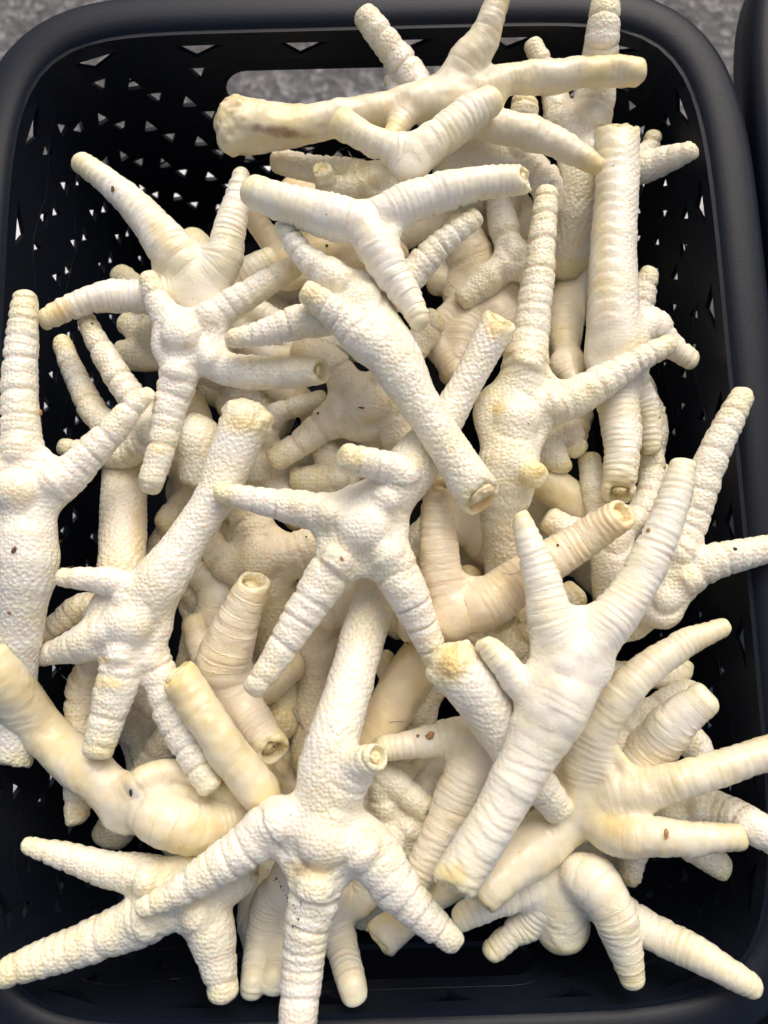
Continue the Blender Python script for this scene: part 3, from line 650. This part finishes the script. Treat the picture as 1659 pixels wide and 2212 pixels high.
def surface_nets(D, h, org):
    s = D < 0
    nx, ny, nz = D.shape
    c = sum(s[i:nx - 1 + i, j:ny - 1 + j, k:nz - 1 + k].astype(np.int8) for i in (0, 1) for j in (0, 1) for k in (0, 1))
    act = (c > 0) & (c < 8)
    idx = np.full(act.shape, -1, np.int64); cells = np.argwhere(act); idx[act] = np.arange(len(cells))
    I, J, K = cells.T
    acc = np.zeros((len(cells), 3)); cnt = np.zeros(len(cells))
    cor = [(i, j, k) for i in (0, 1) for j in (0, 1) for k in (0, 1)]
    for a in range(8):
        for b in range(a + 1, 8):
            ca, cb = cor[a], cor[b]
            if sum(abs(ca[q] - cb[q]) for q in range(3)) != 1: continue
            da = D[I + ca[0], J + ca[1], K + ca[2]]; db = D[I + cb[0], J + cb[1], K + cb[2]]
            m = (da < 0) != (db < 0)
            t = np.where(m, da / np.where(m, da - db, 1), 0)
            p = np.array(ca) + t[:, None] * (np.array(cb) - np.array(ca))
            acc += np.where(m[:, None], p, 0); cnt += m
    V = (cells + acc / cnt[:, None]) * h + org
    Fs = []
    for ax in range(3):
        sl0 = [slice(1, -1)] * 3; sl1 = [slice(1, -1)] * 3
        sl0[ax] = slice(0, -1); sl1[ax] = slice(1, None)
        a, b = s[tuple(sl0)], s[tuple(sl1)]
        e = np.argwhere(a != b)
        if not len(e): continue
        off = np.array([1, 1, 1]); off[ax] = 0; e = e + off
        sg = s[tuple(e.T)]
        u, v = (ax + 1) % 3, (ax + 2) % 3
        du = np.zeros(3, int); dv = np.zeros(3, int); du[u] = 1; dv[v] = 1
        q = [idx[tuple((e - du - dv).T)], idx[tuple((e - dv).T)], idx[tuple(e.T)], idx[tuple((e - du).T)]]
        Q = np.stack(q, 1); Q[~sg] = Q[~sg][:, ::-1]
        Fs.append(Q)
    return V, np.vstack(Fs)

def vnoise(P, seed=0):
    """smooth value noise"""
    i = np.floor(P).astype(np.int64); f = P - i; f = f * f * (3 - 2 * f); out = 0
    def hsh(a):
        n = a[:, 0] * 73856093 ^ a[:, 1] * 19349663 ^ a[:, 2] * 83492791 ^ (seed * 2654435761 & 0x7fffffff)
        n = (n ^ (n >> 13)) * 1274126177 & 0x7fffffff
        return ((n ^ (n >> 16)) & 0xffff) / 65535.0
    for dx in (0, 1):
        for dy in (0, 1):
            for dz in (0, 1):
                wt = (f[:, 0] if dx else 1 - f[:, 0]) * (f[:, 1] if dy else 1 - f[:, 1]) * (f[:, 2] if dz else 1 - f[:, 2])
                out = out + wt * hsh(i + np.array([dx, dy, dz]))
    return out * 2 - 1
def worley(P, seed=0):
    i = np.floor(P).astype(np.int64); best = np.full(len(P), 9.0)
    for dx in (-1, 0, 1):
        for dy in (-1, 0, 1):
            for dz in (-1, 0, 1):
                a = i + np.array([dx, dy, dz])
                n = (a[:, 0] * 73856093 ^ a[:, 1] * 19349663 ^ a[:, 2] * 83492791 ^ seed) & 0x7fffffff
                n = (n ^ (n >> 13)) * 1274126177 & 0x7fffffff
                n2 = (n ^ (n >> 9)) * 1103515245 & 0x7fffffff; n3 = (n2 ^ (n2 >> 11)) * 1664525 & 0x7fffffff
                q = a + np.stack([(n & 1023), (n2 & 1023), (n3 & 1023)], 1) / 1023.0
                best = np.minimum(best, ((P - q) ** 2).sum(1))
    return np.sqrt(best)
def sstep(a, b, x):
    t = np.clip((x - a) / (b - a), 0, 1); return t * t * (3 - 2 * t)

def smin(a, b, k):
    h = np.maximum(k - np.abs(a - b), 0) / k
    return np.minimum(a, b) - h * h * k * .25

def knob_mesh(kind, r, seed):
    """bone seen in a cut: a ringed plug or a two-lobed joint, along +z, base at 0"""
    bm = bmesh.new(); bmesh.ops.create_icosphere(bm, subdivisions=4, radius=1)
    for v in bm.verts:
        p = v.co.copy()
        if kind == 'toe':
            q = Vector((p.x, p.y, p.z * .55)); rho = math.hypot(p.x, p.y)
            if p.z > 0: q.z -= .32 * math.exp(-(rho / .38) ** 2)
        else:
            q = Vector((p.x * 1.05, p.y * .92, p.z * .55))
            if p.z > 0: q.z += .30 * (abs(p.x) - .35)  # groove between the two lobes
        nz = mnoise.noise(p * 2.3 + Vector((seed, 0, 0))) * .13 + mnoise.noise(p * 6 + Vector((0, seed, 0))) * .06
        v.co = (q + p * nz) * r * CM
    me = bpy.data.meshes.new('bone_plug'); bm.to_mesh(me); bm.free()
    me.polygons.foreach_set('use_smooth', [True] * len(me.polygons)); me.materials.append(BONE)
    return me

FEET_GROUP = 'chicken feet heaped in the black basket'
def build_foot(f, num):
    rs = np.random.RandomState(num + 11)
    seed = num * 17 + 3
    Hv = f.get('vox', .060 if f['z'] > .7 else (.070 if f['z'] > -1.2 else .088))
    limbs = []
    for typ, A in f['limbs']:
        P = np.zeros((NS, 3)); R = np.zeros(NS)
        for i in range(NS):
            p, t = at(A[i, 0], A[i, 1], A[i, 3]); P[i] = p; R[i] = A[i, 2] * t / F_PX
        limbs.append([typ, P, R])
    c0 = limbs[0][1][0].copy()
    _, t0 = at(f['palm'][0], f['palm'][1], c0[2]); pr = f['palm'][2] * t0 / F_PX
    up = 1.0 if f['face'] == 'B' else -1.0
    if isinstance(f['face'], tuple): dv = np.array(f['face'], float); dv /= np.linalg.norm(dv)
    else: dv = np.array([0, 0, up])
    allP = np.vstack([l[1] for l in limbs]); allR = np.concatenate([l[2] for l in limbs])
    m = .35
    lo = np.minimum((allP - allR[:, None]).min(0), c0 - pr) - m; hi = np.maximum((allP + allR[:, None]).max(0), c0 + pr) + m
    dim = np.ceil((hi - lo) / Hv).astype(int) + 1
    D = np.full(dim, 1.0, np.float32)
    def sub(l, h):
        a = np.maximum(np.floor((l - lo) / Hv).astype(int), 0); b = np.minimum(np.ceil((h - lo) / Hv).astype(int) + 1, dim)
        g = np.stack(np.meshgrid(*[lo[q] + np.arange(a[q], b[q]) * Hv for q in range(3)], indexing='ij'), -1)
        return tuple(slice(a[q], b[q]) for q in range(3)), g
    # palm: a flattened pad, bulging on the sole side
    fl = f.get('flat', .52)
    rad = np.array([pr, pr, max(pr * fl, .55)])
    sl, g = sub(c0 - pr - m, c0 + pr + m)
    q = (g - c0) / rad
    D[sl] = np.minimum(D[sl], (np.sqrt((q * q).sum(-1)) - 1) * rad.min())
    if f['face'] == 'P':
        jx = rs.normal(0, .08, 2) * pr; pc = c0 + np.array([jx[0], jx[1], .44 * pr]); dome = pc; v = (g - pc) / np.array([1.1, 1, .8])
        D[sl] = smin(D[sl], np.sqrt((v * v).sum(-1)) - pr * .52, .09)
    opens = f.get('open', ())
    bones = []
    for li, (typ, P, R) in enumerate(limbs):
        # evaluate in two halves to keep the boxes small
        acc = None
        for (i0, i1) in ((0, NS // 2), (NS // 2, NS - 1)):
            PP = P[i0:i1 + 1]; RR = R[i0:i1 + 1]
            l = (PP - RR[:, None]).min(0) - m; h = (PP + RR[:, None]).max(0) + m
            sl, g = sub(l, h); g = g.astype(np.float32)
            d = np.full(g.shape[:3], 1.0, np.float32)
            for i in range(len(PP) - 1): d = np.minimum(d, seg_sd(g, PP[i].astype(np.float32), PP[i + 1].astype(np.float32), RR[i], RR[i + 1]))
            if i1 == NS - 1:
                T = P[-1] - P[-2]; T /= np.linalg.norm(T); rt = R[-1]
                cut = None
                if typ == 'shank' and f.get('end', 'round' if f['z'] < .05 else 'cut') == 'cut': cut = .25
                elif typ == 'shank' and f.get('end') == 'knuckle':
                    sd_ = np.cross(T, [0, 0, 1.]); sd_ /= np.linalg.norm(sd_)
                    for q in (-1, 1):
                        kc = P[-1] + sd_ * q * rt * .52 + T * rt * .25; vv = g - kc
                        kd = np.sqrt((vv * vv).sum(-1)) - rt * .60
                        d = smin(d, kd + .05 * np.sin(g[..., 0] * 11 + q) * np.sin(g[..., 1] * 10) , .14)
                elif li in opens: cut = .45
                elif typ == 'toe':               # clipped toe end with the scar of the claw
                    T2 = T + rs.normal(0, .22, 3); T2 /= np.linalg.norm(T2); e = P[-1] + T * rt * .66
                    d = -smin(-d, -((g - e) @ T2), .30)
                    vv = g - (e + T * rt * .22 + np.array([0, 0, .15 * rt])); d = -smin(-d, np.sqrt((vv * vv).sum(-1)) - rt * .36, .14)
                if cut is not None:
                    tilt = rs.normal(0, .16, 3) + np.array([0, 0, .55 if typ == 'shank' else .85]); T2 = T + tilt; T2 /= np.linalg.norm(T2)
                    e = P[-1] + T * rt * cut
                    wob = .06 * np.sin(g[..., 0] * 9 + seed) * np.cos(g[..., 1] * 8 + g[..., 2] * 7)
                    pl = ((g - e) @ T2) + wob
                    d = -smin(-d, -pl, .16)
                    rin = rt * (.68 if typ == 'toe' else .70)
                    ax = g - e; al = ax @ T; rr_ = np.sqrt(np.maximum((ax * ax).sum(-1) - al * al, 0))
                    hole = np.maximum(rr_ - rin, -(al + rt * (.75 if typ == 'toe' else .45)))
                    d = -smin(-d, hole, .08)
                    bones.append((typ, e - T * rt * (.55 if typ == 'toe' else .36), T, rin * (.66 if typ == 'toe' else .98)))
            k = .27 if i0 == 0 else .12
            D[sl] = smin(D[sl], d, k * (1 if typ == 'toe' else 1.2)) if i0 == 0 else smin(D[sl], d, .10)
    if f['face'] == 'P':                         # pads under the toes
        for typ, P, R in limbs:
            if typ != 'toe': continue
            for q in (3, 6):
                pc = P[q] + np.array([0, 0, R[q] * (.55 if q == 3 else .42)]); l = pc - R[q] - m; h = pc + R[q] + m; sl, g = sub(l, h)
                v = g - pc; D[sl] = smin(D[sl], np.sqrt((v * v).sum(-1)) - R[q] * (.76 if q == 3 else .64), .09)
    # webs of skin between neighbouring toes
    toes = [l for l in limbs if l[0] == 'toe']
    for a in range(len(toes)):
        for b in range(a + 1, len(toes)):
            va, vb = toes[a][1][-1] - c0, toes[b][1][-1] - c0
            ca = va @ vb / (np.linalg.norm(va) * np.linalg.norm(vb) + 1e-9)
            if ca < math.cos(math.radians(85)): continue
            for q in (.16, .24, .31):
                i = q * (NS - 1); ia = int(i)
                pa = toes[a][1][ia]; pb = toes[b][1][ia]
                l = np.minimum(pa, pb) - m - .3; h = np.maximum(pa, pb) + m + .3
                sl, g = sub(l, h)
                D[sl] = smin(D[sl], seg_sd(g, pa, pb, .22, .22), .3)
    V, Q = surface_nets(D, Hv, lo)
    # relax the grid pattern
    e0 = np.concatenate([Q[:, [0, 1]], Q[:, [1, 2]], Q[:, [2, 3]], Q[:, [3, 0]]])
    deg = np.bincount(e0[:, 0], minlength=len(V)) + np.bincount(e0[:, 1], minlength=len(V))
    def lap(X, n=1, w_=.5):
        for _ in range(n):
            s = np.stack([np.bincount(e0[:, 0], X[e0[:, 1], q], len(V)) + np.bincount(e0[:, 1], X[e0[:, 0], q], len(V)) for q in range(3)], 1)
            X = X * (1 - w_) + w_ * s / deg[:, None]
        return X
    V = lap(V, 2, .6)
    def normals(V):
        n = np.cross(V[Q[:, 2]] - V[Q[:, 0]], V[Q[:, 3]] - V[Q[:, 1]])
        o = np.stack([sum(np.bincount(Q[:, c], n[:, q], len(V)) for c in range(4)) for q in range(3)], 1)
        return o / (np.linalg.norm(o, axis=1)[:, None] + 1e-9)
    Nn = normals(V)
    # limb coordinates
    best = np.full(len(V), 1e9); S_ = np.zeros(len(V)); U = np.zeros(len(V)); TY = np.zeros(len(V)); E = np.zeros((len(V), 3)); RL = np.ones(len(V)); LEN = np.ones(len(V))
    for typ, P, R in limbs:
        seg = np.linalg.norm(np.diff(P, axis=0), axis=1); cum = np.concatenate([[0], np.cumsum(seg)])
        for i in range(NS - 1):
            d = P[i + 1] - P[i]; l2 = max(d @ d, 1e-9); v = V - P[i]; t = np.clip(v @ d / l2, 0, 1)
            q = v - t[:, None] * d; rr_ = R[i] + (R[i + 1] - R[i]) * t
            sdv = np.linalg.norm(q, axis=1) - rr_
            k = sdv < best
            best[k] = sdv[k]; S_[k] = (cum[i] + t * seg[i])[k]; TY[k] = 1.0 if typ == 'shank' else 0.0
            E[k] = q[k]; RL[k] = rr_[k]; LEN[k] = cum[-1]
            if i == NS - 2:
                pass
    e = E / (np.linalg.norm(E, axis=1)[:, None] + 1e-9)
    dors = e @ dv
    frac = S_ / LEN
    away = sstep(pr * .55, pr * 1.15, S_)
    peel = f.get('peel', 0.0)
    N1 = vnoise(V * 1.1 + seed, 1); N2 = vnoise(V * 3.0 + seed, 2); N3 = vnoise(V * 7.0 + seed, 3)
    disp = .045 * N1 * (1 - .3 * away) + .012 * N2 + .004 * N3 * (1 - peel)
    toe = (1 - TY) * away
    # angle round the limb, measured from its back
    sid = np.cross(dv, [0.31, .95, .05]); sid /= np.linalg.norm(sid)
    phi = np.arctan2(e @ sid, dors)
    # sole side of the toes: pads parted by creases, unevenly spaced
    per = .80 + .35 * rs.rand()
    ph = (S_ + .10 * N1 + .22 * np.sin(S_ * 1.7 + seed)) / per + rs.rand()
    kk = np.round(ph); fr = np.abs(ph - kk) * per
    amp = .45 + .55 * np.abs(np.sin(kk * 12.9898 + seed))
    pal = sstep(.25, -.35, dors)
    disp += toe * (1 - .7 * peel) * (pal * (.030 * np.sin(np.pi * np.clip(fr / per * 2, 0, 1)) - amp * .075 * np.exp(-(fr / .05) ** 2)) - (1 - pal) * amp * .015 * np.exp(-(fr / .08) ** 2))
    # fine wrinkles across the pads
    disp += toe * pal * (1 - peel) * .008 * np.sin(S_ * 26 + 4 * N2)
    # back of the toes: overlapping scutes
    sp = S_ * 3.5 + .5 * N1 + .9 * np.sin(S_ * 1.25 + seed) + .12 * N2; ramp_ = np.clip(.75 + .9 * vnoise(V * 1.6 + seed, 31), .15, 1.3); fq = sp - np.floor(sp)
    disp += np.maximum(toe, (.7 if f['face'] == 'B' else 0) * (1 - TY) * sstep(pr * .3, pr * .7, S_)) * (1 - pal) * (1 - .6 * peel) * .034 * ramp_ * (sstep(0, .6, fq) * sstep(1.0, .70, fq))
    # folds round the base of the toes
    disp += (1 - TY) * sstep(pr * .5, pr * .8, S_) * sstep(pr * 1.7, pr * 1.0, S_) * .018 * np.sin(S_ * 15 + 3 * N2) * pal
    # scales of the shank in staggered rows, broad plates on its front
    a_ = .29; uu = S_ / a_ + .16 * N2; ww = phi * RL / (a_ * 1.05) + .15 * N1
    def hexd(ox):
        x = uu - ox; y = ww - ox; x = x - np.round(x); y = y - np.round(y); return x * x + y * y * 1.3
    hx = np.minimum(hexd(0), hexd(.5))
    shaft = TY * sstep(pr * .7, pr * 1.3, S_)
    disp += (1 - peel) * shaft * .19 * (np.maximum(0, .26 - hx) - .08) * (1 - .85 * sstep(.1, .55, dors))
    sq = S_ * 2.1 + .6 * N1 + .25 * np.abs(phi); fs_ = sq - np.floor(sq)
    disp += (1 - .8 * peel) * shaft * sstep(.35, .8, dors) * .05 * (fs_ ** .8 * sstep(1.0, .72, fs_))
    # pebbles
    wl = worley(V / .17 + seed, seed); disp += (1 - peel) * (.007 * (.55 - wl)) * (.25 + .75 * np.maximum(pal, .3)) * (1 - .6 * shaft)
    if f['face'] == 'P':                         # fold round the central pad
        rho = np.hypot(V[:, 0] - dome[0], V[:, 1] - dome[1]) + .12 * N1 + .05 * N2
        disp -= .060 * np.exp(-((rho - .66 * pr) / .09) ** 2) * sstep(-.1, .3, Nn[:, 2]) * sstep(-.2, .6, N1 + .35)
    # torn ends
    fend = sstep(.93, 1.0, frac) * TY
    if f.get('end') == 'knuckle': disp += fend * (.07 * vnoise(V * 3.2 + seed, 4) + .03 * N3)
    if peel: disp += peel * (.05 * vnoise(V * 1.8 + seed, 9) + .02 * vnoise(V * 4.5 + seed, 10))
    V2 = V + Nn * np.clip(disp, -.16, .16)[:, None]
    me = bpy.data.meshes.new('chicken_foot')
    nv, nq = len(V2), len(Q)
    me.vertices.add(nv); me.vertices.foreach_set('co', ((V2 - c0) * CM).astype(np.float32).ravel())
    me.loops.add(nq * 4); me.loops.foreach_set('vertex_index', Q.astype(np.int32).ravel())
    me.polygons.add(nq); me.polygons.foreach_set('loop_start', np.arange(0, nq * 4, 4, dtype=np.int32))
    me.update(calc_edges=True)
    me.polygons.foreach_set('use_smooth', [True] * nq)
    at1 = me.attributes.new('limb', 'FLOAT_VECTOR', 'POINT')
    at1.data.foreach_set('vector', np.stack([S_, dors, np.maximum(toe, (.75 if f['face'] == 'B' else 0) * sstep(pr * .25, pr * .6, S_) * np.where(TY > .5, .6, 1)) * (1 - .4 * peel)], 1).astype(np.float32).ravel())
    tipv = sstep(.78, 1.0, frac) * (1 - TY); endv = sstep(.90, 1.0, frac) * TY
    at2 = me.attributes.new('tone', 'FLOAT_VECTOR', 'POINT')
    at2.data.foreach_set('vector', np.stack([tipv, TY, endv], 1).astype(np.float32).ravel())
    if f.get('stain'):                           # stains and discoloured patches
        cw = V2 - np.array([0, 0, CAM_H]); ct, st_ = math.cos(TILT), math.sin(TILT)
        yc = cw[:, 1] * ct + cw[:, 2] * st_; zc = -cw[:, 1] * st_ + cw[:, 2] * ct
        sx = cw[:, 0] / -zc * F_PX + PW / 2; sy = PH / 2 - yc / -zc * F_PX
        st3 = np.zeros((nv, 3)); ns = vnoise(V * 5 + seed, 21) * .5 + vnoise(V * 14 + seed, 22) * .4
        for (kx, ky, ra, rb, an, ci, am) in f['stain']:
            dx, dy = sx - kx, sy - ky; a_ = math.radians(an)
            u_ = (dx * math.cos(a_) + dy * math.sin(a_)) / ra; v_ = (-dx * math.sin(a_) + dy * math.cos(a_)) / rb
            st3[:, ci] = np.maximum(st3[:, ci], am * sstep(1.15, .25, np.sqrt(u_ * u_ + v_ * v_) + .45 * ns) * (Nn[:, 2] > -.2))
        at3 = me.attributes.new('stain', 'FLOAT_VECTOR', 'POINT'); at3.data.foreach_set('vector', st3.astype(np.float32).ravel())
    me.materials.append(WAXY if peel > .5 else SKIN)
    o = bpy.data.objects.new('chicken_foot', me); COL.objects.link(o)
    o.location = tuple((c0 + np.array([0, 0, RIM_Z])) * CM)
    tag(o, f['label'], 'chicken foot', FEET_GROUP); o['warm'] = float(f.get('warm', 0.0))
    for typ, p, T, r in bones:
        b = bpy.data.objects.new('toe_bone' if typ == 'toe' else 'shank_bone', knob_mesh(typ, r, seed)); COL.objects.link(b)
        b.parent = o; b.location = tuple((p - c0) * CM)
        b.rotation_euler = Vector(T).to_track_quat('Z', 'Y').to_euler()
    return nq * 2
tris = sum(build_foot(f, i) for i, f in enumerate(FEET))
print('FEET', len(FEET), 'TRIS', tris)
# ------------------------------------------------------------------ crumbs, grit and hairs lying on the feet
bpy.context.view_layer.update()
DG = bpy.context.evaluated_depsgraph_get()
def hit(x, y):
    d = Vector(ray(x, y)).normalized(); o = Vector((0, 0, (CAM_H + RIM_Z) * CM))
    ok, loc, nor, *_ = S.ray_cast(DG, o, d)
    return (loc, nor) if ok else (Vector(tuple(c * CM for c in at(x, y, 0)[0])) + Vector((0, 0, RIM_Z * CM)), Vector((0, 0, 1)))
def crumb_bm(bm, loc, nor, sx, sy, rot, seed):
    r = bmesh.ops.create_icosphere(bm, subdivisions=2, radius=1)
    M = Matrix.Translation(loc + nor * sy * CM * .25) @ nor.to_track_quat('Z', 'Y').to_matrix().to_4x4() @ Matrix.Rotation(rot, 4, 'Z')
    for v in r['verts']:
        p = v.co; k = 1 + .35 * mnoise.noise(p * 1.7 + Vector((seed, 0, 0)))
        v.co = M @ Vector((p.x * sx * k * CM, p.y * sy * k * CM, p.z * sy * .55 * k * CM))
CR = [(244,409,.13,.07,DIRT,'brown crumb on the long upper left toe'), (199,699,.06,.04,DIRT,'tiny brown crumb near the tip of the slim left toe'),
 (86,892,.13,.10,TAN,'tan crumb at the side of the leftmost upright toe'), (31,1188,.14,.08,DIRT,'dark seed on the palm of the left edge foot'),
 (131,1170,.12,.07,DIRT,'brown crumb at the right side of the left edge foot'), (781,881,.13,.03,GRIT,'dark sliver on the pinkish deeper palm'),
 (687,893,.06,.05,DIRT,'small brown crumb on the lower left toe of the pinkish foot'), (662,1160,.04,.04,GRIT,'black speck beside the central star palm'),
 (929,1590,.17,.13,TAN,'larger brown flake on the shaded centre toe'), (903,1590,.06,.06,TAN,'small brown flake beside the larger one on the shaded centre toe'),
 (1401,1146,.09,.07,TAN,'orange-brown speck on the middle toe of the big right foot'), (1439,1801,.17,.08,TAN,'tan grain on the lower yellowish toe at right'),
 (283,1712,.12,.06,GRIT,'dark speck on the peeled lower left palm'), (21,1324,.08,.06,TAN,'tan speck on the shank of the left edge foot'),
 (1588,1186,.07,.06,GRIT,'black speck on the toe bent out to the right'), (738,1207,.09,.05,TAN,'tan fleck in the palm of the central star'),
 (880,1388,.06,.05,GRIT,'black speck on the waxy golden shank'), (1205,1178,.05,.05,DIRT,'brown speck beside the upright hollow toe'),
 (706,531,.06,.06,GRIT,'black speck on the smooth yellow foot'), (592,1612,.05,.05,DIRT,'tiny brown speck on the open downward toe')]
for i, (x, y, sx, sy, m, lab) in enumerate(CR):
    bm = bmesh.new(); loc, nor = hit(x, y); crumb_bm(bm, Vector(), nor, sx, sy, i * 1.3, i * 3.1)
    me = bpy.data.meshes.new('crumb'); bm.to_mesh(me); bm.free(); me.materials.append(m)
    o = bpy.data.objects.new('crumb', me); COL.objects.link(o); o.location = loc
    tag(o, lab, 'crumb', 'crumbs of dirt on the feet')
bm = bmesh.new(); rg = random.Random(8)
PT = [(592,1902),(597,1898),(603,1905),(607,1915),(612,1924),(618,1934),(622,1940),(621,1948),(634,1955),(637,1962),(650,1949),(636,1972),(641,1984),(645,1986),(639,2000),(645,2003),(628,1938),(578,1880),(650,1956),(633,2000)]
for i, (x, y) in enumerate(PT):
    loc, nor = hit(x, y); r = rg.uniform(.014, .034); crumb_bm(bm, loc, nor, r * 1.4, r, i, i)
for i in range(45):
    x, y = rg.uniform(100, 1500), rg.uniform(300, 2050); loc, nor = hit(x, y); r = rg.uniform(.008, .018); crumb_bm(bm, loc, nor, r * 1.5, r, i, i)
me = bpy.data.meshes.new('grit'); bm.to_mesh(me); bm.free(); me.materials.append(GRIT)
o = bpy.data.objects.new('grit', me); COL.objects.link(o); tag(o, 'fine dark grit sprinkled over the feet and the toe of the largest star', 'grit', kind='stuff')
HR = [("162,1224;145,1228;128,1226;118,1222", 0, .012, 'curved hair beside the upper left toe of the knobbly foot', .3), ("134,1442;140,1460;155,1470", 0, .012, 'short pale hair under the left toe of the knobbly foot', .3),
 ("726,2105;0,0", 0, 0, '', 0), ("840,1560;865,1558;892,1566", 1, .010, 'dark hair on the shank of the bottom star', .08), ("636,1526;645,1550;656,1566;668,1578", 0, .06, 'yellowish quill standing beside the shank of the bottom star', .5),
 ("1085,1238;1100,1242;1120,1236;1135,1226", 1, .008, 'fine dark hair on the shank of the plump foot', .06), ("170,1338;196,1305;205,1290", 0, .008, 'pale hair at the edge of the left foot', .2),
 ("731,385;722,350;735,330;752,324", 0, .010, 'pale downy hair at the handle opening', .3), ("752,330;760,345;775,352;790,350", 0, .010, 'second downy hair curling at the handle opening', .3)]
for s, dk, r, lab, lift in HR:
    if not lab: continue
    P = [Vector(hit(*map(float, q.split(',')))[0]) for q in s.split(';')]
    zt = max(p.z for p in P)
    P = [p + Vector((0, 0, lift * CM * .4 + .001)) for p in P]
    c0 = P[0].copy(); Q = catmull([list(p - c0) + [0] for p in P], 14)[:, :3]; V, Fc = [], []
    for i in range(14):
        t = Vector(Q[min(i + 1, 13)]) - Vector(Q[max(i - 1, 0)]); qt = t.to_track_quat('Z', 'Y')
        for k in range(5):
            a = 2 * math.pi * k / 5; V.append(Vector(Q[i]) + qt @ Vector((math.cos(a), math.sin(a), 0)) * r * CM * (1.2 - .05 * i))
    for i in range(13):
        for k in range(5): Fc.append((i * 5 + k, i * 5 + (k + 1) % 5, (i + 1) * 5 + (k + 1) % 5, (i + 1) * 5 + k))
    o = mesh_obj('hair', V, Fc, DHAIR if dk else HAIR, None, c0); tag(o, lab, 'hair', 'stray hairs on the heap')
